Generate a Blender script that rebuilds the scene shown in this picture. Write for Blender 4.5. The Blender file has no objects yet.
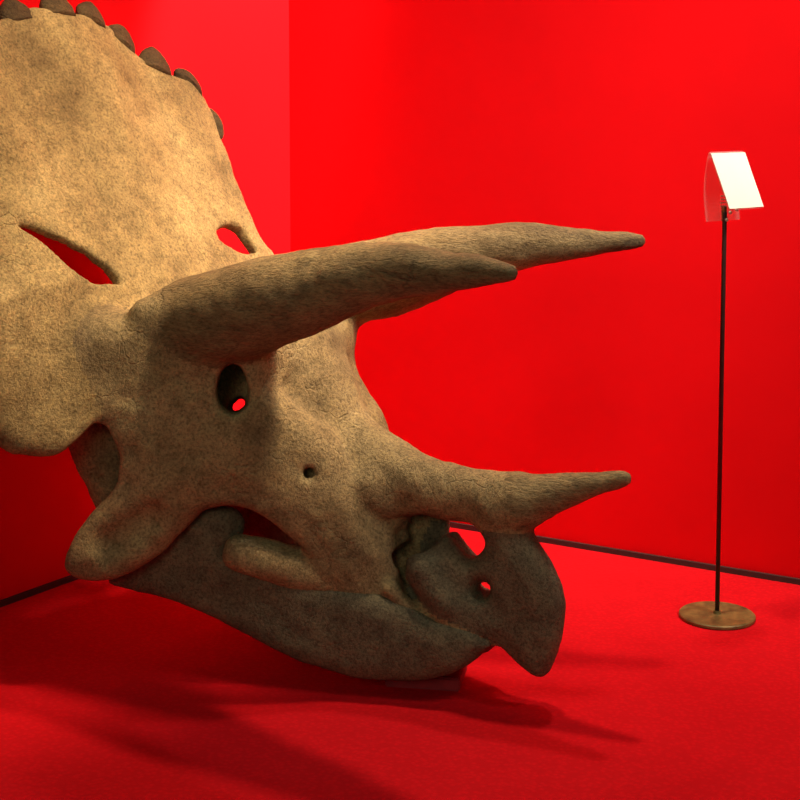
import bpy, bmesh, math, random
import numpy as np
from mathutils import Vector, Matrix

random.seed(4)
rng = np.random.default_rng(7)
SC = bpy.context.scene
COL = SC.collection
R = math.radians

# measured outlines and axes of the skull, metres, in the skull's own frame:
# u forward, v to its left, w up
D = {'M': [0.4392, 3.65, 0.0],
 'bar': [(-0.8503, -0.2321, 0.3643, 0.046), (-0.7365, -0.1707, 0.3234, 0.058), (-0.6063, -0.1054, 0.2785, 0.055), (-0.4761, -0.0401, 0.2307, 0.035),
         (-0.4061, -0.0023, 0.1897, 0.02)],
 'beak': {'a': -0.0,
          'b': 0,
          'c': 0,
          'poly': [(-0.1836, 0.4817), (-0.139, 0.4694), (-0.1, 0.428), (-0.0613, 0.3739), (-0.0335, 0.3082), (-0.0276, 0.265), (-0.035, 0.1909),
                   (-0.0561, 0.1243), (-0.075, 0.0893), (-0.097, 0.0826), (-0.1305, 0.1002), (-0.1756, 0.1345), (-0.2153, 0.1568), (-0.2898, 0.1411),
                   (-0.3775, 0.153), (-0.4491, 0.1791), (-0.4732, 0.219), (-0.4582, 0.2761), (-0.4313, 0.3319), (-0.3899, 0.384), (-0.3577, 0.402),
                   (-0.3314, 0.395), (-0.3081, 0.3663), (-0.2793, 0.3678), (-0.2508, 0.3932), (-0.2396, 0.4292), (-0.2512, 0.4726)]},
 'beakhole': [(-0.2423, -0.06, 0.306), (-0.2446, -0.0, 0.2932)],
 'cheek': {'a': 0.207,
           'b': 0.54,
           'c': 0,
           'poly': [(-1.0651, 1.0386), (-1.071, 0.9339), (-1.079, 0.8497), (-1.1639, 0.834), (-1.1827, 0.8077), (-1.1787, 0.7707), (-1.1473, 0.723),
                    (-1.1117, 0.6486), (-1.1148, 0.5901), (-1.1364, 0.5314), (-1.2, 0.4431), (-1.2384, 0.3599), (-1.2276, 0.314), (-1.1862, 0.295),
                    (-1.1166, 0.303), (-1.0325, 0.3594), (-0.9645, 0.4373), (-0.9109, 0.4854), (-0.8186, 0.4879), (-0.7219, 0.4206),
                    (-0.6344, 0.3072), (-0.5068, 0.2176), (-0.3788, 0.1629), (-0.4487, 0.2337), (-0.4859, 0.2934), (-0.4998, 0.3609),
                    (-0.5229, 0.4417), (-0.5643, 0.549), (-0.6216, 0.6691), (-0.7155, 0.7541), (-0.7791, 0.8441), (-0.8059, 0.9467),
                    (-0.8143, 1.0384), (-0.8825, 1.0646)]},
 'dimple': [(-1.0766, -0.4594, 0.4198)],
 'epoc': [(-0.198, 0.9617, 0.06, 0.06), (-0.04, 0.9773, 0.062, 0.066), (0.11, 0.9636, 0.06, 0.066), (0.228, 0.8999, 0.062, 0.072),
          (0.352, 0.8184, 0.066, 0.075), (0.502, 0.7612, 0.07, 0.055), (0.558, 0.6219, 0.06, 0.035)],
 'fen_far': [[0.224, 0.2263], [0.304, 0.2509], [0.38, 0.2356], [0.394, 0.1861], [0.404, 0.1443], [0.332, 0.1534], [0.27, 0.1763], [0.224, 0.1989]],
 'fen_near': [[-0.532, 0.3355], [-0.49, 0.3188], [-0.44, 0.2868], [-0.378, 0.2431], [-0.326, 0.1928], [-0.296, 0.1484], [-0.288, 0.1183],
              [-0.332, 0.1262], [-0.386, 0.1414], [-0.424, 0.1749], [-0.456, 0.2246], [-0.484, 0.2795]],
 'foramen': [(-0.5658, -0.35, 0.6372), (-0.6887, -0.15, 0.5779)],
 'frill_far': [[0.0, 0.966], [0.028, 0.9744], [0.182, 0.9454], [0.276, 0.8615], [0.416, 0.7846], [0.55, 0.752], [0.562, 0.6486], [0.54, 0.5423],
               [0.496, 0.3608], [0.482, 0.2635], [0.492, 0.1705], [0.635, 0.06], [0.66, -0.06], [0.655, -0.13], [0.664, -0.158], [0.604, -0.2085],
               [0.542, -0.2332], [0.482, -0.2095], [0.438, -0.1726], [0.38, -0.13], [0.2, -0.16], [0, -0.18]],
 'frill_near': [[-0.14, 0.9828], [-0.272, 0.9481], [-0.42, 0.89], [-0.56, 0.8], [-0.66, 0.66], [-0.7, 0.5], [-0.71, 0.3], [-0.71, 0.1], [-0.7, -0.06],
                [-0.664, -0.158], [-0.604, -0.2085], [-0.542, -0.2332], [-0.482, -0.2095], [-0.438, -0.1726], [-0.38, -0.13], [-0.2, -0.16]],
 'horn': [(-0.9626, -0.27, 0.9754, 0.12), (-0.8069, -0.29, 1.0147, 0.122), (-0.6431, -0.31, 1.0658, 0.11), (-0.4899, -0.325, 1.1138, 0.088),
          (-0.314, -0.345, 1.1521, 0.067), (-0.1678, -0.375, 1.1618, 0.046), (-0.0461, -0.41, 1.1707, 0.031), (0.0076, -0.432, 1.1736, 0.023)],
 'jaw': {'a': 0.015,
         'b': 0.25,
         'c': 0,
         'poly': [(-1.231, 0.2474), (-1.1813, 0.3072), (-1.0951, 0.3832), (-1.0241, 0.4516), (-0.9655, 0.4749), (-0.9268, 0.4802), (-0.8912, 0.4691),
                  (-0.8668, 0.4354), (-0.8727, 0.3969), (-0.8731, 0.3532), (-0.7105, 0.3115), (-0.4461, 0.258), (-0.3425, 0.219), (-0.253, 0.2005),
                  (-0.2047, 0.1732), (-0.2197, 0.1453), (-0.2755, 0.0922), (-0.368, 0.0537), (-0.4723, 0.0407), (-0.6046, 0.052), (-0.7389, 0.0856),
                  (-0.9026, 0.1558), (-1.0413, 0.2046), (-1.1541, 0.2285)]},
 'lip': [(-0.4679, -0.1, 0.2824, 0.022), (-0.4407, -0.09, 0.2489, 0.024), (-0.3693, -0.075, 0.2106, 0.02), (-0.2663, -0.05, 0.1882, 0.018),
         (-0.2131, -0.03, 0.1697, 0.014)],
 'lobe': [(-0.3921, -0.065, 0.3373, 0.044), (-0.3331, -0.055, 0.2637, 0.045)],
 'maxridge': [(-0.7004, -0.1762, 0.5637, 0.03), (-0.6315, -0.139, 0.4968, 0.045), (-0.56, -0.0954, 0.388, 0.045), (-0.4998, -0.0629, 0.2799, 0.035)],
 'nares': [[(-0.294, -0.3, 0.5178), (-0.452, 0.04, 0.4137), 0.036], [(-0.2723, -0.3, 0.511), (-0.4279, 0.04, 0.406), 0.036],
           [(-0.3296, -0.3, 0.4582), (-0.4912, 0.04, 0.3477), 0.02], [(-0.3324, -0.3, 0.4129), (-0.4942, 0.04, 0.2976), 0.012]],
 'nasal': [(-0.7899, -0.0, 0.6331, 0.13), (-0.6945, -0.0, 0.6074, 0.13), (-0.6196, 0.0, 0.5801, 0.118), (-0.5276, -0.0, 0.5581, 0.099),
           (-0.4316, -0.0, 0.54, 0.083), (-0.2915, -0.0, 0.5308, 0.072), (-0.1644, -0.0, 0.5312, 0.066)],
 'nasalside': [(-0.5675, -0.06, 0.5264, 0.06), (-0.5367, -0.05, 0.5009, 0.05)],
 'nosehorn': [(-0.2063, -0.0, 0.5206, 0.072), (-0.123, -0.0, 0.5417, 0.066), (-0.0415, -0.0, 0.5726, 0.05), (0.0382, -0.0, 0.6004, 0.036),
              (0.0956, -0.0, 0.6175, 0.026), (0.1266, -0.0, 0.6263, 0.02)],
 'orbit': [(-0.6865, -0.5, 0.8646), (-0.9476, -0.12, 0.7757)],
 'orbitrim': [(-0.824, -0.3, 0.8178)],
 'premax': [(-0.3947, -0.06, 0.3301, 0.05), (-0.3384, -0.05, 0.256, 0.045), (-0.219, -0.03, 0.2163, 0.035)],
 'premax2': [(-0.3624, -0.02, 0.3879, 0.042), (-0.3195, -0.03, 0.325, 0.05)],
 'quadrate': [(-1.2655, -0.36, 0.6874, 0.06), (-1.2503, -0.29, 0.573, 0.075), (-1.2018, -0.26, 0.4246, 0.07), (-1.1715, -0.25, 0.2722, 0.05)],
 'septum': {'a': 0.07,
            'b': 0,
            'c': 0,
            'poly': [(-0.5811, 0.4664), (-0.4735, 0.4802), (-0.3953, 0.4738), (-0.3862, 0.4259), (-0.395, 0.3672), (-0.4248, 0.3078),
                     (-0.5038, 0.2264), (-0.5657, 0.2166)]},
 'snoutcol': [(-0.2147, 0.0, 0.5169, 0.06), (-0.1776, -0.0, 0.43, 0.05)],
 'sq': [(-1.2443, -0.4349, 0.9034, 0.08), (-1.1548, -0.3816, 0.9237, 0.09), (-1.0605, -0.3357, 0.8899, 0.07)],
 'sq2': [(-1.2165, -0.4299, 0.8467, 0.055), (-1.1359, -0.3864, 0.8572, 0.055), (-1.0671, -0.3492, 0.8465, 0.05)],
 'tunnel': [[(-0.7468, -0.4, 0.7941), (-1.6364, 0.9, 0.4697)], [(-0.7318, -0.4, 0.8056), (-1.6148, 0.9, 0.4862)]],
 'zyg': [(-1.1599, -0.4194, 0.7971, 0.03), (-1.0881, -0.3856, 0.8216, 0.03), (-1.0055, -0.3459, 0.8144, 0.024), (-0.9195, -0.2895, 0.7809, 0.02)]}

# ------------------------------------------------------------------ helpers
def tag(o, label=None, cat=None, group=None, kind=None):
    if label: o['label'] = label
    if cat: o['category'] = cat
    if group: o['group'] = group
    if kind: o['kind'] = kind
    return o

def empty(name, loc, rz=0.0):
    o = bpy.data.objects.new(name, None)
    o.location = loc; o.rotation_euler = (0, 0, rz)
    o.empty_display_size = .1
    COL.objects.link(o)
    return o

def link(name, me, mat, parent=None, smooth=True):
    o = bpy.data.objects.new(name, me)
    COL.objects.link(o)
    if mat: me.materials.append(mat)
    if parent: o.parent = parent
    if smooth:
        me.polygons.foreach_set('use_smooth', [True]*len(me.polygons))
    return o

def bm_obj(name, bm, mat, parent=None, smooth=False):
    me = bpy.data.meshes.new(name)
    bmesh.ops.recalc_face_normals(bm, faces=bm.faces)
    bm.to_mesh(me); bm.free()
    return link(name, me, mat, parent, smooth)

def box_bm(bm, c, s, bevel=0, rot=None):
    r = bmesh.ops.create_cube(bm, size=1.0)
    vs = r['verts']
    bmesh.ops.scale(bm, vec=s, verts=vs)
    if bevel:
        es = list({e for v in vs for e in v.link_edges})
        q = bmesh.ops.bevel(bm, geom=es, offset=bevel, segments=2, affect='EDGES', profile=.5)
        vs = list({v for f in q['faces'] for v in f.verts} | {v for v in vs if v.is_valid})
    if rot: bmesh.ops.rotate(bm, cent=(0,0,0), matrix=rot, verts=vs)
    bmesh.ops.translate(bm, vec=c, verts=vs)

def lathe_bm(bm, prof, seg=48):
    rings = []
    for r, z in prof:
        if r < 1e-6: rings.append([bm.verts.new((0,0,z))])
        else: rings.append([bm.verts.new((r*math.cos(2*math.pi*k/seg), r*math.sin(2*math.pi*k/seg), z)) for k in range(seg)])
    for a, b in zip(rings, rings[1:]):
        for k in range(seg):
            k2 = (k+1) % seg
            if len(a) == 1 and len(b) == 1: continue
            if len(a) == 1: bm.faces.new((a[0], b[k], b[k2]))
            elif len(b) == 1: bm.faces.new((a[k], a[k2], b[0]))
            else: bm.faces.new((a[k], a[k2], b[k2], b[k]))

# ------------------------------------------------------------------ materials
def new_mat(name):
    m = bpy.data.materials.new(name); m.use_nodes = True
    nt = m.node_tree; nt.nodes.clear()
    out = nt.nodes.new('ShaderNodeOutputMaterial')
    b = nt.nodes.new('ShaderNodeBsdfPrincipled')
    nt.links.new(b.outputs[0], out.inputs[0])
    return m, nt, b

def ramp(nt, fac, stops):
    r = nt.nodes.new('ShaderNodeValToRGB')
    while len(r.color_ramp.elements) < len(stops): r.color_ramp.elements.new(.5)
    for e, (p, c) in zip(r.color_ramp.elements, stops):
        e.position = p; e.color = (*c, 1)
    nt.links.new(fac, r.inputs[0])
    return r.outputs[0]

def noise(nt, vec, scale, detail=6, rough=.6, dist=0):
    n = nt.nodes.new('ShaderNodeTexNoise')
    n.inputs['Scale'].default_value = scale; n.inputs['Detail'].default_value = detail
    n.inputs['Roughness'].default_value = rough; n.inputs['Distortion'].default_value = dist
    nt.links.new(vec, n.inputs['Vector'])
    return n

def math_n(nt, op, a, b=None):
    n = nt.nodes.new('ShaderNodeMath'); n.operation = op
    for i, x in enumerate((a, b)):
        if x is None: continue
        if isinstance(x, (int, float)): n.inputs[i].default_value = x
        else: nt.links.new(x, n.inputs[i])
    return n.outputs[0]

def mix_c(nt, fac, a, b, mode='MIX'):
    n = nt.nodes.new('ShaderNodeMix'); n.data_type = 'RGBA'; n.blend_type = mode
    if isinstance(fac, (int, float)): n.inputs[0].default_value = fac
    else: nt.links.new(fac, n.inputs[0])
    for i, x in ((6, a), (7, b)):
        if isinstance(x, tuple): n.inputs[i].default_value = (*x, 1)
        else: nt.links.new(x, n.inputs[i])
    return n.outputs[2]

def bump(nt, b, height, strength, dist):
    n = nt.nodes.new('ShaderNodeBump')
    n.inputs['Strength'].default_value = strength; n.inputs['Distance'].default_value = dist
    nt.links.new(height, n.inputs['Height'])
    nt.links.new(n.outputs[0], b.inputs['Normal'])

def bone_mat(name, lo, mid, hi, stretch=(1,1,1), crack=.5):
    m, nt, b = new_mat(name)
    tc = nt.nodes.new('ShaderNodeTexCoord')
    mp = nt.nodes.new('ShaderNodeMapping'); mp.inputs['Scale'].default_value = stretch
    nt.links.new(tc.outputs['Object'], mp.inputs[0])
    v = mp.outputs[0]
    n1 = noise(nt, v, 3.2, 7, .62, .4)
    n2 = noise(nt, v, 22, 8, .7)
    n3 = noise(nt, v, 130, 5, .75)
    c = ramp(nt, n1.outputs[0], [(.3, lo), (.5, mid), (.72, hi)])
    c2 = ramp(nt, n2.outputs[0], [(.3, (.5,.48,.46)), (.5, (.95,.95,.95)), (.75, (1.3,1.28,1.2))])
    c = mix_c(nt, .8, c, c2, 'MULTIPLY')
    c3 = ramp(nt, n3.outputs[0], [(.36, (.45,.44,.43)), (.5, (1,1,1)), (.64, (1.4,1.36,1.25))])
    c = mix_c(nt, .9, c, c3, 'MULTIPLY')
    # branching cracks: warped voronoi cell edges, broken up by noise
    wn = noise(nt, v, 5, 4, .6)
    wm = nt.nodes.new('ShaderNodeVectorMath'); wm.operation = 'MULTIPLY_ADD'
    nt.links.new(wn.outputs[1], wm.inputs[0]); wm.inputs[1].default_value = (.22,.22,.22)
    nt.links.new(v, wm.inputs[2])
    vo = nt.nodes.new('ShaderNodeTexVoronoi'); vo.feature = 'DISTANCE_TO_EDGE'; vo.inputs['Scale'].default_value = 9
    nt.links.new(wm.outputs[0], vo.inputs['Vector'])
    cr = ramp(nt, vo.outputs['Distance'], [(0, (1,1,1)), (.035, (0,0,0))])
    br = ramp(nt, noise(nt, v, 4.3, 3).outputs[0], [(.5, (0,0,0)), (.62, (1,1,1))])
    crk = math_n(nt, 'MULTIPLY', cr, br)
    c = mix_c(nt, math_n(nt, 'MULTIPLY', crk, crack), c, (.035,.022,.014))
    nt.links.new(c, b.inputs['Base Color'])
    b.inputs['Roughness'].default_value = .72
    b.inputs['Specular IOR Level'].default_value = .25
    h = math_n(nt, 'ADD', math_n(nt, 'MULTIPLY', n2.outputs[0], 1.0), math_n(nt, 'MULTIPLY', n3.outputs[0], .55))
    h = math_n(nt, 'SUBTRACT', h, math_n(nt, 'MULTIPLY', crk, .25))
    bump(nt, b, h, .75, .014)
    return m

M_BONE = bone_mat('bone', (.18,.11,.05), (.33,.214,.094), (.46,.315,.145), crack=.1)
M_FRILL = bone_mat('frill bone', (.25,.155,.062), (.44,.283,.112), (.60,.40,.168), crack=.14)
M_HORN = bone_mat('horn bone', (.13,.08,.036), (.25,.157,.068), (.38,.255,.112), (.5,1.5,1.5), .5)
M_JAW_SHADE = bone_mat('shaded jaw bone', (.10,.074,.042), (.155,.115,.064), (.22,.165,.09), crack=.12)  # same bone, with the jaw's shade put into the colour; beak shares it
M_EPOC_SHADE = bone_mat('shaded edge bone', (.07,.038,.016), (.115,.064,.026), (.17,.10,.04), crack=.1)  # bone darkened in colour for the shade behind the frill's rim

def red_wall(name, col, rough, bscale, bstr):
    m, nt, b = new_mat(name)
    tc = nt.nodes.new('ShaderNodeTexCoord')
    n1 = noise(nt, tc.outputs['Object'], bscale, 3)
    n2 = noise(nt, tc.outputs['Object'], 1.3, 3)
    c = ramp(nt, n2.outputs[0], [(.3, tuple(x*.93 for x in col)), (.7, tuple(x*1.05 for x in col))])
    nt.links.new(c, b.inputs['Base Color'])
    b.inputs['Roughness'].default_value = rough
    b.inputs['Specular IOR Level'].default_value = .06
    bump(nt, b, n1.outputs[0], bstr, .003)
    return m
M_WALL = red_wall('red paint', (.70,.0020,.0045), .8, 60, .1)

def carpet_mat():
    m, nt, b = new_mat('red carpet')
    tc = nt.nodes.new('ShaderNodeTexCoord'); v = tc.outputs['Object']
    vo = nt.nodes.new('ShaderNodeTexVoronoi'); vo.inputs['Scale'].default_value = 75
    nt.links.new(v, vo.inputs['Vector'])
    n1 = noise(nt, v, 40, 4); n2 = noise(nt, v, 2.0, 4)
    c = ramp(nt, n2.outputs[0], [(.3, (.50,.0038,.0075)), (.7, (.58,.0055,.010))])
    cv = ramp(nt, vo.outputs['Distance'], [(.15, (1.1,1.1,1.1)), (.6, (.80,.78,.78))])
    c = mix_c(nt, .5, c, cv, 'MULTIPLY')
    nt.links.new(c, b.inputs['Base Color'])
    b.inputs['Roughness'].default_value = .9
    b.inputs['Specular IOR Level'].default_value = .06
    h = math_n(nt, 'SUBTRACT', n1.outputs[0], vo.outputs['Distance'])
    bump(nt, b, h, .2, .004)
    return m
M_CARPET = carpet_mat()

def plain(name, col, rough=.5, metal=0, spec=.5, nscale=40, var=.25):
    m, nt, b = new_mat(name)
    tc = nt.nodes.new('ShaderNodeTexCoord')
    n1 = noise(nt, tc.outputs['Object'], nscale, 5)
    c = ramp(nt, n1.outputs[0], [(.3, tuple(x*(1-var) for x in col)), (.7, tuple(min(1,x*(1+var)) for x in col))])
    nt.links.new(c, b.inputs['Base Color'])
    b.inputs['Roughness'].default_value = rough; b.inputs['Metallic'].default_value = metal
    b.inputs['Specular IOR Level'].default_value = spec
    return m
M_SKIRT = plain('dark skirting', (.035,.012,.010), .6)
M_BRONZE = plain('bronze', (.15,.10,.028), .5, .3, nscale=30, var=.55)
M_POLE = plain('dark metal pole', (.045,.018,.014), .4, .6)
M_STEEL = plain('pale steel', (.72,.66,.5), .45, .1, var=.05)
M_PAPER = plain('cream card', (.50,.465,.385), .4, 0, .4, var=.01)
M_BLOCK = plain('painted block', (.30,.008,.012), .7)

def acrylic():
    m, nt, b = new_mat('clear acrylic')
    b.inputs['Base Color'].default_value = (1,.97,.95,1)
    b.inputs['Roughness'].default_value = .04
    b.inputs['IOR'].default_value = 1.3
    out = [n for n in nt.nodes if n.type == 'OUTPUT_MATERIAL'][0]
    tr = nt.nodes.new('ShaderNodeBsdfTransparent'); tr.inputs[0].default_value = (.98,.97,.96,1)
    df = nt.nodes.new('ShaderNodeBsdfDiffuse'); df.inputs[0].default_value = (.8,.74,.7,1)
    gl = nt.nodes.new('ShaderNodeBsdfGlossy'); gl.inputs['Roughness'].default_value = .08
    m1 = nt.nodes.new('ShaderNodeMixShader'); m1.inputs[0].default_value = .10
    nt.links.new(tr.outputs[0], m1.inputs[1]); nt.links.new(df.outputs[0], m1.inputs[2])
    m2 = nt.nodes.new('ShaderNodeMixShader')
    m2.inputs[0].default_value = .04; nt.links.new(m1.outputs[0], m2.inputs[1]); nt.links.new(gl.outputs[0], m2.inputs[2])
    nt.links.new(m2.outputs[0], out.inputs[0])
    nt.nodes.remove(b)
    return m
M_ACRYL = acrylic()

# ------------------------------------------------------------------ room
CORNER = Vector((-0.4222, 5.6998, 0))
DL = (Vector((-1.2349, 4.4725, 0)) - CORNER).normalized()
DR = (Vector((1.2912, 4.6828, 0)) - CORNER).normalized()
WH = 4.4
def slab(name, a, b, out, z0, z1, th, mat):
    """wall slab whose inner face runs a-b; it thickens towards 'out'"""
    bm = bmesh.new()
    o = out*th
    pts = [a, b, b+o, a+o]
    lo = [bm.verts.new((p.x, p.y, z0)) for p in pts]; hi = [bm.verts.new((p.x, p.y, z1)) for p in pts]
    bm.faces.new(lo); bm.faces.new(hi)
    for i in range(4): bm.faces.new((lo[i], lo[(i+1)%4], hi[(i+1)%4], hi[i]))
    ob = bm_obj(name, bm, mat)
    tag(ob, kind='structure')
    return ob
NL = Vector((-DL.y, DL.x, 0));  NL = NL if NL.x < 0 else -NL
NR = Vector((-DR.y, DR.x, 0));  NR = NR if NR.y > 0 else -NR
EL = CORNER + DL*8.0; ER = CORNER + DR*8.0
slab('wall_left', CORNER + DR*0, EL, NL, 0, WH, .12, M_WALL)
slab('wall_right', CORNER - DR*.12, ER, NR, 0, WH, .12, M_WALL)
slab('baseboard_left', CORNER, EL, -NL, 0, .018, .012, M_SKIRT)
slab('baseboard_right', CORNER + DR*.012, ER, -NR, 0, .018, .012, M_SKIRT)
bm = bmesh.new()
lo = [Vector(p) for p in ((-6,-3,0),(9,-3,0),(9,8,0),(-6,8,0))]
vt = [bm.verts.new(p) for p in lo]; vb = [bm.verts.new(p - Vector((0,0,.1))) for p in lo]
bm.faces.new(vt); bm.faces.new(vb[::-1])
for i in range(4): bm.faces.new((vt[i], vb[i], vb[(i+1)%4], vt[(i+1)%4]))
fl = bm_obj('floor', bm, M_CARPET); tag(fl, kind='structure')

# ------------------------------------------------------------------ skull field
H = .0095
U0, U1, V0, W0, W1 = -1.96, .22, -.80, .02, 2.02
gu = np.arange(U0, U1, H, dtype=np.float32)
nv = int(round(-V0/H)); gv = (-(np.arange(nv)[::-1] + .5)*H).astype(np.float32)
gw = np.arange(W0, W1, H, dtype=np.float32)
SH = (len(gu), len(gv), len(gw))
BIG = np.float32(1.0)

def smin(a, b, k):
    if k <= 0: return np.minimum(a, b)
    h = np.maximum(k - np.abs(a-b), 0)/k
    return np.minimum(a, b) - h*h*k*.25
def smax(a, b, k): return -smin(-a, -b, k)

class Field:
    def __init__(s): s.d = np.full(SH, BIG, np.float32)
    def sl(s, lo, hi, m=.12):
        i = [max(0, np.searchsorted(g, x-m)) for g, x in zip((gu,gv,gw), lo)]
        j = [min(len(g), np.searchsorted(g, x+m)) for g, x in zip((gu,gv,gw), hi)]
        return tuple(slice(a, max(a+1, b)) for a, b in zip(i, j))
    def coords(s, S): return gu[S[0]][:,None,None], gv[S[1]][None,:,None], gw[S[2]][None,None,:]
    def add(s, S, d, k):
        s.d[S] = smin(s.d[S], d.astype(np.float32), k)
    def cut(s, S, d, k):
        s.d[S] = smax(s.d[S], -d.astype(np.float32), k)

def cap_dist(U, V, W, a, b, fv=1.0):
    """rounded cone between a and b = (u,v,w,r); fv<1 flattens sideways"""
    a = np.array(a, float); b = np.array(b, float)
    sc = np.array([1, 1/fv, 1])
    ab = (b[:3]-a[:3])*sc; L = ab@ab + 1e-9
    pu, pv, pw = U-a[0], (V-a[1])*sc[1], W-a[2]
    t = np.clip((pu*ab[0] + pv*ab[1] + pw*ab[2])/L, 0, 1)
    r = a[3] + (b[3]-a[3])*t
    d = np.sqrt((pu-t*ab[0])**2 + (pv-t*ab[1])**2 + (pw-t*ab[2])**2) - r
    return d*min(1, fv*1.15)

def tube(F, pts, k=.02, fv=1.0, cut=False):
    pts = [tuple(p) for p in pts]
    if len(pts) > 2:                     # smooth the axis
        out = []
        for i in range(len(pts)-1):
            p0, p1, p2, p3 = [np.array(pts[min(max(j,0),len(pts)-1)]) for j in (i-1,i,i+1,i+2)]
            for t in (0, 1/3, 2/3):
                out.append(tuple(.5*((2*p1)+(-p0+p2)*t+(2*p0-5*p1+4*p2-p3)*t*t+(-p0+3*p1-3*p2+p3)*t**3)))
        out.append(pts[-1]); pts = out
    rm = max(p[3] for p in pts)
    lo = np.min([p[:3] for p in pts], 0) - rm; hi = np.max([p[:3] for p in pts], 0) + rm
    S = F.sl(lo, hi); U, V, W = F.coords(S)
    d = None
    for a, b in zip(pts, pts[1:]):
        e = cap_dist(U, V, W, a, b, fv)
        d = e if d is None else np.minimum(d, e)
    (F.cut if cut else F.add)(S, d, k)

def spline(poly, n=4):
    P = [np.array(p, float) for p in poly]; N = len(P); out = []
    for i in range(N):
        p0, p1, p2, p3 = P[i-1], P[i], P[(i+1)%N], P[(i+2)%N]
        for j in range(n):
            t = j/n
            out.append(.5*((2*p1)+(-p0+p2)*t+(2*p0-5*p1+4*p2-p3)*t*t+(-p0+3*p1-3*p2+p3)*t**3))
    return out

def poly2d(X, Y, poly):
    d = np.full(np.broadcast(X, Y).shape, 1e9); s = np.ones(d.shape)
    N = len(poly)
    for i in range(N):
        ax, ay = poly[i]; bx, by = poly[i-1]
        ex, ey = bx-ax, by-ay; wx, wy = X-ax, Y-ay
        t = np.clip((wx*ex+wy*ey)/(ex*ex+ey*ey+1e-12), 0, 1)
        d = np.minimum(d, (wx-ex*t)**2 + (wy-ey*t)**2)
        c1 = Y >= ay; c2 = Y < by; c3 = ex*wy > ey*wx
        s = np.where((c1 & c2 & c3) | (~c1 & ~c2 & ~c3), -s, s)
    return s*np.sqrt(d)

def slabdist(d2, dv, r):
    a, b = d2+r, dv+r
    return np.sqrt(np.maximum(a,0)**2 + np.maximum(b,0)**2) + np.minimum(np.maximum(a,b), 0) - r

def plate(F, spec, t, k=.02, bulge=0, bw=.1, bend=0):
    poly = spline(spec['poly'])
    A = np.array(poly); a, b, c = spec['a'], spec['b'], spec['c']
    lo2, hi2 = A.min(0), A.max(0)
    vs = [a + b*x[0] + c*x[1] for x in A]
    S = F.sl((lo2[0], min(vs)-t-bulge, lo2[1]), (hi2[0], max(vs)+t+bulge, hi2[1]))
    U, V, W = F.coords(S)
    d2 = poly2d(U[:,:,0][:,:,None], W, poly)          # (nu,1,nw)
    T = t + bulge*np.clip(-d2/bw, 0, 1)**.7
    vc = a + b*U + c*W
    dv = (np.abs(V-vc) - T)/math.sqrt(1+b*b+c*c)
    F.add(S, slabdist(d2, dv, min(t*.95, .06)), k)

G = {}
def group(n):
    G[n] = Field(); return G[n]

# --- braincase: roof, back of the skull, snout core
F = group('cranium')
tube(F, [(-1.20,0,.80,.14),(-1.02,0,.86,.19),(-.86,0,.80,.17),(-.76,0,.68,.13)], .05)
tube(F, [(-1.02,-.05,.92,.12),(-1.0,-.25,.93,.12)], .06)
tube(F, [(-.86,0,.87,.12),(-.86,-.20,.89,.10)], .08)
tube(F, [(-.80,0,.72,.15),(-.68,0,.52,.11),(-.52,0,.42,.06)], .05)
tube(F, [(-1.12,-.10,.72,.1),(-1.13,-.32,.68,.06)], .05)
tube(F, D['quadrate'], .03)
# --- cheek and maxilla
F = group('cheek_bone')
plate(F, D['cheek'], .035, 0, .03, .10)
tube(F, D['maxridge'], .04); tube(F, D['zyg'], .03); tube(F, D['sq'], .05); tube(F, D['sq2'], .05); tube(F, D['lip'], .02)
F = group('tooth_row'); tube(F, D['bar'], .0)
# --- snout
F = group('snout')
tube(F, D['nasal'], .02, .9); tube(F, D['nasalside'], .05); tube(F, D['snoutcol'], .03, .8)
F = group('nose_horn'); tube(F, D['nosehorn'], .0, .85)
F = group('beak')
plate(F, D['beak'], .03, 0, .025, .06)
tube(F, D['premax'], .03, .8); tube(F, D['premax2'], .02, .8)
# --- brow horns
F = group('brow_horn'); tube(F, D['horn'], .0)
# --- frill: a curved sheet, both halves
QA = R(60); QB = (-1.1, .98)
def frill_field():
    U = gu[:,None]; W = gw[None,:]
    Q = (U-QB[0])*(-math.cos(QA)) + (W-QB[1])*math.sin(QA)
    Nn = (U-QB[0])*math.sin(QA) + (W-QB[1])*math.cos(QA)
    outline = spline([tuple(p) for p in D['frill_far'][:-1]] + [tuple(D['frill_far'][-1])] + [tuple(p) for p in D['frill_near'][::-1]], 3)
    qs = np.arange(-.5, 1.2, .006)
    va = gv2.astype(float)
    tab = poly2d(va[:,None], qs[None,:], outline)
    tf = np.minimum(poly2d(va[:,None], qs[None,:], spline(D['fen_near'], 3)), poly2d(va[:,None], qs[None,:], spline(D['fen_far'], 3)))
    x = np.clip((Q - qs[0])/.006, 0, len(qs)-1.001); i = x.astype(int); fr = (x - i).astype(np.float32)
    o = np.empty(FSH, np.float32); c = np.empty(FSH, np.float32)
    for j in range(FSH[1]):
        v = va[j]
        d2 = tab[j][i]*(1-fr) + tab[j][i+1]*fr
        df = tf[j][i]*(1-fr) + tf[j][i+1]*fr
        sheet = sheet_n(v, Q)
        T = .018 + .012*np.clip(1 - Q*5, 0, 1)
        dn = (np.abs(Nn - sheet) - T)*.92
        d = slabdist(d2, dn, .024)
        o[:,j,:] = d
        c[:,j,:] = np.where(np.abs(Nn-sheet) < .11, -df, -1)
    return o, c
def sheet_n(v, Q):
    s = -.03 - .18*v*v - 1.4*v*v*np.maximum(0, .15-Q)
    return s + .010*np.cos(np.abs(v)*13.0)*np.clip(Q*1.6, 0, 1)
FSH = (SH[0], SH[1]*2, SH[2])
gv2 = np.concatenate([gv, -gv[::-1]])
def full_field(d):
    return np.concatenate([d, d[:, ::-1]], 1)

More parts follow.
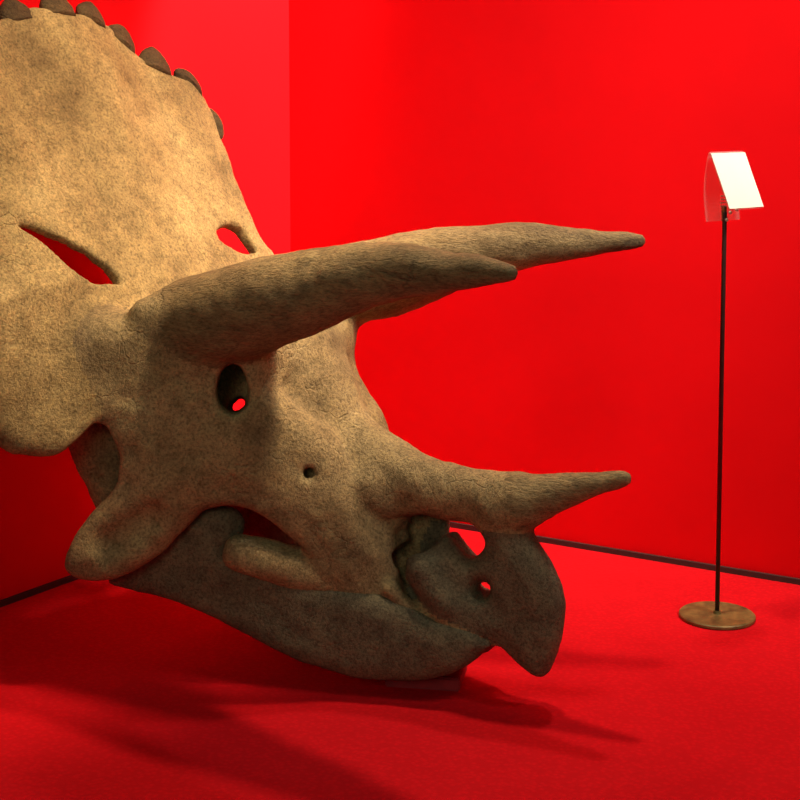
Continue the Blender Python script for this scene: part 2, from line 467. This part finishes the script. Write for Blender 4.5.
# ---- join the groups
order = [('cranium',0), ('cheek_bone',.05), ('snout',.018), ('brow_horn',.03), ('nose_horn',.045), ('beak',.03), ('tooth_row',.03)]
TOT = Field(); BEST = np.full(SH, 9, np.float32); LAB = np.zeros(SH, np.int8)
for i, (n, k) in enumerate(order):
    g = G[n].d
    TOT.d = g.copy() if i == 0 else smin(TOT.d, g, k)
    m = g < BEST; BEST[m] = g[m]; LAB[m] = i
names = [n for n, k in order] + ['frill']
G.clear()
# both halves, then the frill
TF = Field(); TF.d = full_field(TOT.d); BEST = full_field(BEST); LAB = full_field(LAB)
fr_d, fr_cut = frill_field()
TF.d = smin(TF.d, fr_d, .05)
m = fr_d < BEST; LAB[m] = len(names)-1
TF.d = smax(TF.d, fr_cut, .012)
del fr_d, fr_cut, BEST
TOT = TF
gv = gv2                                       # from here on the fields span both sides
# ---- openings
def ellcap(U, V, W, a, b, ru, rw, ang=0):
    t = (V-a[1])/(b[1]-a[1])
    x = U-(a[0]+(b[0]-a[0])*t); y = W-(a[2]+(b[2]-a[2])*t)
    c, s = math.cos(ang), math.sin(ang)
    x, y = x*c+y*s, -x*s+y*c
    q = np.sqrt((x/ru)**2+(y/rw)**2)
    d = (q-1)*min(ru, rw)
    return np.maximum(d, np.where(t < 0, -t, t-1)*abs(b[1]-a[1]))
a, b = D['orbit']
S = TOT.sl(np.minimum(a,b)-.1, np.maximum(a,b)+.1); U, V, W = TOT.coords(S)
TOT.cut(S, ellcap(U, V, W, a, b, .047, .066, -.1), .02)
am, bm_ = (a[0]-.06, -a[1], a[2]), (a[0]-.06, .27, a[2])
S = TOT.sl(np.minimum(am,bm_)-.1, np.maximum(am,bm_)+.1); U, V, W = TOT.coords(S)
TOT.cut(S, ellcap(U, V, W, am, bm_, .047, .066, .1), .02)
plate_far = D['septum']; mir = lambda p: (p[0], -p[1], p[2])
for a, b in D['tunnel']: tube(TOT, [(*a,.016),(*b,.018)], .006, 1, True)
for sg in (1, -1):
    for a, b, r in D['nares']: tube(TOT, [(a[0],sg*a[1],a[2],r),(b[0],sg*b[1],b[2],r)], .012, 1, True)
    tube(TOT, [(p[0],sg*p[1],p[2],p[3]) for p in D['lobe']], .02)
for fn in (lambda p: p, mir):
    a, b = map(fn, D['foramen']); tube(TOT, [(*a,.017),(*b,.015)], .012, 1, True)
    p = D['dimple'][0]; sg = 1 if fn(p)[1] == p[1] else -1
    tube(TOT, [(p[0]-.02,sg*(p[1]-.012),p[2]-.015,.055),(p[0]+.07,sg*(p[1]+.036),p[2]+.05,.05)], .03, 1, True)
    a, b = map(fn, D['beakhole']); tube(TOT, [(*a,.038),(*b,.012)], .015, 1, True)
plate(TOT, plate_far, .014, .012)
a, b = D['beakhole']; tube(TOT, [(*b,.017),(b[0]-.05,.1,b[2],.02)], .01, 1, True)
gv = gv2[:SH[1]]
# ---- lower jaw, a field of its own
JAW = Field()
plate(JAW, D['jaw'], .03, 0, .018, .05)

def vnoise(shape, cell, seed):
    """smooth lattice noise over the full mirrored grid"""
    r = np.random.default_rng(seed)
    n = [int(s*H/cell)+3 for s in shape]
    g = r.random(n).astype(np.float32)*2-1
    for ax in range(3):
        x = np.arange(shape[ax])*H/cell; i = x.astype(int); t = x-i; t = (t*t*(3-2*t)).astype(np.float32)
        sh = [1,1,1]; sh[ax] = -1; t = t.reshape(sh)
        g = np.take(g, i, ax)*(1-t) + np.take(g, i+1, ax)*t
    return g

NO = vnoise(FSH, .11, 1)*.0055 + vnoise(FSH, .045, 2)*.003 + vnoise(FSH, .022, 3)*.0014
def surface_nets(A):
    s = A < 0
    n = [x-1 for x in A.shape]
    c = [s[i:n[0]+i, j:n[1]+j, k:n[2]+k] for i in (0,1) for j in (0,1) for k in (0,1)]
    anyv = np.logical_or.reduce(c); allv = np.logical_and.reduce(c)
    idx = np.argwhere(anyv & ~allv)
    I = -np.ones(n, np.int32); I[tuple(idx.T)] = np.arange(len(idx))
    acc = np.zeros((len(idx), 3)); cnt = np.zeros(len(idx))
    cor = [(i,j,k) for i in (0,1) for j in (0,1) for k in (0,1)]
    val = {q: A[idx[:,0]+q[0], idx[:,1]+q[1], idx[:,2]+q[2]] for q in cor}
    for q in cor:
        for ax in range(3):
            if q[ax]: continue
            p = list(q); p[ax] = 1; p = tuple(p)
            a, b = val[q], val[p]; m = (a < 0) != (b < 0)
            t = np.where(m, a/np.where(m, a-b, 1), 0)
            pt = np.repeat(np.array(q, float)[None], len(idx), 0); pt[:, ax] = t
            acc[m] += pt[m]; cnt[m] += 1
    V = idx + acc/cnt[:,None]
    faces = []
    for ax in range(3):
        b, c2 = (ax+1) % 3, (ax+2) % 3
        sl0 = [slice(None)]*3; sl1 = [slice(None)]*3
        sl0[ax] = slice(0, -1); sl1[ax] = slice(1, None)
        ch = s[tuple(sl0)] != s[tuple(sl1)]
        e = np.argwhere(ch)
        ok = (e[:,b] > 0) & (e[:,c2] > 0) & (e[:,b] < n[b]) & (e[:,c2] < n[c2])
        e = e[ok]
        def at(db, dc):
            p = e.copy(); p[:,b] -= db; p[:,c2] -= dc
            return I[p[:,0], p[:,1], p[:,2]]
        qd = np.stack([at(1,1), at(0,1), at(0,0), at(1,0)], 1)
        fl = ~s[e[:,0], e[:,1], e[:,2]]
        qd[fl] = qd[fl][:, ::-1]
        faces.append(qd)
    return V, np.concatenate(faces)

def tri(A, P):
    i = np.clip(P.astype(int), 0, np.array(A.shape)-2); t = P - i
    o = 0
    for a in (0,1):
        for b in (0,1):
            for c in (0,1):
                w = (t[:,0] if a else 1-t[:,0])*(t[:,1] if b else 1-t[:,1])*(t[:,2] if c else 1-t[:,2])
                o = o + w*A[i[:,0]+a, i[:,1]+b, i[:,2]+c]
    return o

def grad(A, P):
    g = np.empty((len(P), 3)); e = .9
    for ax in range(3):
        q = P.copy(); q[:,ax] += e; r = P.copy(); r[:,ax] -= e
        g[:,ax] = tri(A, q) - tri(A, r)
    return g/(np.linalg.norm(g, axis=1, keepdims=True)+1e-9)

BASE = np.array([-.42, 0, 0])                 # the skull's own origin: where the jaw meets its block
def to_local(P):
    X = np.stack([U0 + P[:,0]*H, gv2[0] + P[:,1]*H, W0 + P[:,2]*H], 1)
    return X - BASE

def make_part(name, X, N, faces, mat, parent):
    used = np.unique(faces); mp = -np.ones(len(X), np.int64); mp[used] = np.arange(len(used))
    me = bpy.data.meshes.new(name)
    me.from_pydata(X[used].tolist(), [], mp[faces].tolist())
    me.update()
    ob = link(name, me, mat, parent)
    me.normals_split_custom_set_from_vertices(N[used].tolist())
    return ob

YAW = R(-28)
RZ = Matrix.Rotation(YAW, 3, 'Z')
root_loc = Vector(D['M']) + RZ @ Vector((BASE[0], 0, 0))
skull = empty('triceratops_skull', root_loc, YAW)
tag(skull, 'huge brown three-horned dinosaur skull with bony frill, propped on a low block', 'dinosaur skull')

A = TOT.d + NO
Pv, Fc = surface_nets(A)
X = to_local(Pv); N = grad(A, Pv)
LABF = LAB
fc = Pv[Fc].mean(1)
ci = np.clip(np.rint(fc).astype(int), 0, np.array(FSH)-1)
fl = LABF[ci[:,0], ci[:,1], ci[:,2]]
side = fc[:,1] > (FSH[1]-1)/2
# smooth the part borders
for it in range(6):
    acc = np.zeros((len(X), len(names)), np.float32)
    oh = np.eye(len(names), dtype=np.float32)[fl]
    for c in range(4): np.add.at(acc, Fc[:,c], oh)
    fl = acc[Fc].sum(1).argmax(1)
# drop loose crumbs: keep every face, they are all joined to the skull
MATS = {'cranium':M_BONE,'cheek_bone':M_BONE,'snout':M_BONE,'brow_horn':M_HORN,'frill':M_FRILL,'nose_horn':M_HORN,'beak':M_JAW_SHADE,'tooth_row':M_BONE}
for i, n in enumerate(names):
    m = fl == i
    if not m.any(): continue
    if n in ('cheek_bone', 'brow_horn', 'tooth_row'):
        for sd in (False, True):
            mm = m & (side == sd)
            if mm.any(): make_part(n, X, N, Fc[mm], MATS[n], skull)
    else:
        ob = make_part(n, X, N, Fc[m], MATS[n], skull)
        if n == 'frill': FRILL = ob
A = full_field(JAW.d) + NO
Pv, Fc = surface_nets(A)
make_part('lower_jaw', to_local(Pv), grad(A, Pv), Fc, M_JAW_SHADE, skull)

# --- epoccipitals along the frill's rim
def frill_pt(v, q):
    n = float(sheet_n(v, np.float64(q)))
    u = QB[0] - math.cos(QA)*q + math.sin(QA)*n
    w = QB[1] + math.sin(QA)*q + math.cos(QA)*n
    return Vector((u, v, w)) - Vector(BASE)
def epoccipital(v, q, tv, tq, size, height):
    c = frill_pt(v, q)
    e = .02
    t = (frill_pt(v+tv*e, q+tq*e) - frill_pt(v-tv*e, q-tq*e)).normalized()
    o = (frill_pt(v-tq*e, q+tv*e) - frill_pt(v+tq*e, q-tv*e)).normalized()
    if (frill_pt(v,q)-frill_pt(0,.35)).dot(o) < 0: o = -o
    n = t.cross(o).normalized()
    bm = bmesh.new()
    NA, NH = 20, 12
    rings = []
    for j in range(NH+1):
        s = j/NH
        h = -.35 + 1.35*s
        wid = size*(1 - max(0,h)**1.6)**.8 if h > 0 else size*(1 + .1*h)
        thk = .026*(1 - max(0,h)**2.2)**.6 + .002
        if j == NH: wid, thk = size*.04, .002
        ring = []
        for i in range(NA):
            an = 2*math.pi*i/NA
            p = c + o*(h*height) + t*(wid*math.cos(an)) + n*(thk*math.sin(an))
            p += Vector((random.uniform(-1,1), random.uniform(-1,1), random.uniform(-1,1)))*.0012
            ring.append(bm.verts.new(p))
        rings.append(ring)
    for a, b in zip(rings, rings[1:]):
        for i in range(NA): bm.faces.new((a[i], a[(i+1)%NA], b[(i+1)%NA], b[i]))
    bm.faces.new(rings[0][::-1]); bm.faces.new(rings[-1])
    return bm_obj('epoccipital', bm, M_EPOC_SHADE, FRILL, True)
spec = list(D['epoc'])
spec += [(-.42, .89, .05, .05), (-.55, .81, .05, .05), (-.655, .67, .05, .045), (-.70, .5, .05, .03), (-.71, .3, .05, .03)]
rim = [tuple(p) for p in D['frill_near'][:8][::-1]] + [tuple(p) for p in D['frill_far'][:12]]
for v, q, size, h in spec:
    k = min(range(1, len(rim)-1), key=lambda i: (rim[i][0]-v)**2 + (rim[i][1]-q)**2)
    tv, tq = rim[k+1][0]-rim[k-1][0], rim[k+1][1]-rim[k-1][1]
    L = math.hypot(tv, tq)
    epoccipital(v, q, tv/L, tq/L, size, h)

# ------------------------------------------------------------------ block under the jaw
bm = bmesh.new()
box_bm(bm, (0,0,0), (.20,.16,1.0), 0)
BLOCK_H = .036
for v in bm.verts: v.co.z = (v.co.z+.5)*BLOCK_H
bmesh.ops.bevel(bm, geom=list(bm.edges), offset=.004, segments=2, affect='EDGES')
blk = bm_obj('support_block', bm, M_BLOCK)
blk.location = (.072, 3.895, 0); blk.rotation_euler = (0,0,R(-10))
tag(blk, 'low dark red block on the carpet under the chin of the skull', 'block')

# ------------------------------------------------------------------ label stand
ST = Vector((.9568, 4.3697, 0))
stand = empty('label_stand', ST)
tag(stand, 'slim floor stand with round bronze foot holding a tilted blank cream card', 'sign stand')
bm = bmesh.new()
lathe_bm(bm, [(0,.001),(.110,.001),(.1135,.003),(.1135,.010),(.111,.0125),(.03,.0125),(.012,.0135),(.010,.022),(0,.022)], 64)
bm_obj('base', bm, M_BRONZE, stand, False)
bm = bmesh.new()
lathe_bm(bm, [(0,.012),(.0068,.012),(.0068,1.225),(.006,1.228),(0,1.228)], 20)
bm_obj('pole', bm, M_POLE, stand, True)
# bent acrylic holder: sloping front leaf, bowed back leaf
TH = R(38)
face = Vector((math.sin(TH), -math.cos(TH), 0)); wid = Vector((math.cos(TH), math.sin(TH), 0))
Wd = .150
ZT, ZB, ZK = 1.404, 1.243, 1.200
top = Vector((.002, 0.0, ZT))          # centre of the top fold, in the stand's frame
def leaf(prof, th, x0, x1):
    """ribbon swept across the width: prof = [(along face, z)], thickened"""
    bm = bmesh.new(); rows = []
    P = [Vector((a, z)) for a, z in prof]
    for i, p in enumerate(P):
        d = (P[min(i+1,len(P)-1)] - P[max(i-1,0)]).normalized(); nn = Vector((-d.y, d.x))*th/2
        row = []
        for s in (1, -1):
            for x in (x0, x1):
                q = p + nn*s
                row.append(bm.verts.new(top + face*q.x + wid*x + Vector((0,0,q.y))))
        rows.append(row)
    for a, b in zip(rows, rows[1:]):
        bm.faces.new((a[0],a[1],b[1],b[0])); bm.faces.new((a[2],b[2],b[3],a[3]))
        bm.faces.new((a[0],b[0],b[2],a[2])); bm.faces.new((a[1],a[3],b[3],b[1]))
    bm.faces.new((rows[0][0],rows[0][2],rows[0][3],rows[0][1])); bm.faces.new((rows[-1][0],rows[-1][1],rows[-1][3],rows[-1][2]))
    return bm
hf = .074
drop = ZT - ZB
back = []
for i in range(15):
    t = i/14
    back.append((-.012*math.sin(math.pi*t) - .004*t - .004, -(ZT-ZK)*t + .001))
fold = [(hf*1.02, -drop*1.02), (hf*.5, -drop*.5), (.004, -.006), (.0, .0)]
bm_obj('acrylic_holder', leaf(fold + back[1:], .003, -Wd/2, Wd/2), M_ACRYL, stand, False)
card = bm_obj('label_card', leaf([(hf*1.0+.004, -drop*1.0+.001), (.0055, -.003)], .002, -Wd/2-.0015, Wd/2+.0015), M_PAPER, stand, False)
card['label'] = 'tilted blank cream card'
bm = bmesh.new(); box_bm(bm, (0,0,0), (.011,.013,.045), .002, Matrix.Rotation(TH,3,'Z'))
cl = bm_obj('clamp', bm, M_BRONZE, stand, False); cl.location = (-.001, .004, 1.222)
for dx, z in ((.016, 1.225), (.044, 1.232), (-.001, 1.204)):
    bm = bmesh.new(); bmesh.ops.create_cone(bm, cap_ends=True, segments=16, radius1=.005, radius2=.0045, depth=.006, matrix=Matrix.Rotation(math.pi/2, 4, 'X'))
    sc_ = bm_obj('screw', bm, M_STEEL, stand, False); sc_.rotation_euler = (0,0,TH)
    p = top + wid*dx + face*(.006); sc_.location = (p.x, p.y, z)
bm = bmesh.new()
for k in range(4): box_bm(bm, (0,0,-.010*k), (.026,.002,.004), 0, Matrix.Rotation(TH,3,'Z'))
pl_ = bm_obj('pale_bars', bm, M_STEEL, stand, False)  # four thin pale bars against the back leaf
p = top - wid*.012 + face*.002; pl_.location = (p.x, p.y, 1.275)

# ------------------------------------------------------------------ light
def spot(name, loc, aim, power, col, angle, blend=.4, size=.05):
    L = bpy.data.lights.new(name, 'SPOT'); L.energy = power; L.color = col
    L.spot_size = R(angle); L.spot_blend = blend; L.shadow_soft_size = size
    o = bpy.data.objects.new(name, L); COL.objects.link(o); o.location = loc
    o.rotation_euler = (Vector(aim)-Vector(loc)).to_track_quat('-Z','Y').to_euler()
    return o
WARM = (1, .82, .57); NEUT = (1, .93, .82)
#LIGHTS#
spot('ceiling_spot', (.45, 4.10, 4.2), (.22, 3.75, .2), 320, WARM, 52, .6, .10)
spot('ceiling_spot', (1.3, 3.0, 4.2), (-.80, 4.16, 1.4), 700, WARM, 36, .5, .16)
spot('ceiling_spot', (1.0, 4.62, 4.2), (.85, 4.25, 0), 210, NEUT, 70, 1.0, .10)
spot('ceiling_spot', (.45, 5.02, 4.2), (-.64, 5.46, 1.6), 2000, NEUT, 23, .5, .08)
def soft(loc, aim, power, size, col, spread):
    L = bpy.data.lights.new('soft_wash_fill', 'AREA'); L.energy = power; L.color = col; L.size = size; L.spread = R(spread)
    o = bpy.data.objects.new('soft_wash_fill', L); COL.objects.link(o); o.location = loc
    o.rotation_euler = (Vector(aim)-o.location).to_track_quat('-Z','Y').to_euler()
soft((2.5, 2.8, 4.2), (1.1, 4.8, 1.9), 44, 1.6, NEUT, 46)
soft((-1.1, -.6, 2.4), (-.25, 3.7, .8), 3.3, 1.2, (1, .9, .70), 60)  # unseen frontal fill, added to lift the cheek out of shade
wd = bpy.data.worlds.new('world'); SC.world = wd; wd.use_nodes = True
bg = wd.node_tree.nodes['Background']; bg.inputs[0].default_value = (.32,1,.86,1); bg.inputs[1].default_value = .14

# ------------------------------------------------------------------ camera
cam = bpy.data.cameras.new('camera'); co = bpy.data.objects.new('camera', cam); COL.objects.link(co)
cam.sensor_width = 36; cam.sensor_fit = 'HORIZONTAL'; cam.lens = 1487/800*36
FP = 1487.; PITCH = R(5.0); ROLL = 0.0
YP = 102 + FP*math.tan(PITCH)
cam.shift_y = -(400-YP)/800
cam.clip_start = .05
co.location = (0, 0, 1.55)
fw = Vector((0, math.cos(PITCH), -math.sin(PITCH))); up0 = Vector((0, math.sin(PITCH), math.cos(PITCH))); rt0 = Vector((1,0,0))
rt = rt0*math.cos(ROLL) + up0*math.sin(ROLL); up = up0*math.cos(ROLL) - rt0*math.sin(ROLL)
co.rotation_euler = Matrix((rt, up, -fw)).transposed().to_euler()
SC.camera = co
SC.view_settings.view_transform = 'Standard'; SC.view_settings.look = 'None'
SC.view_settings.exposure = 0; SC.view_settings.gamma = 1; SC.view_settings.use_curve_mapping = False
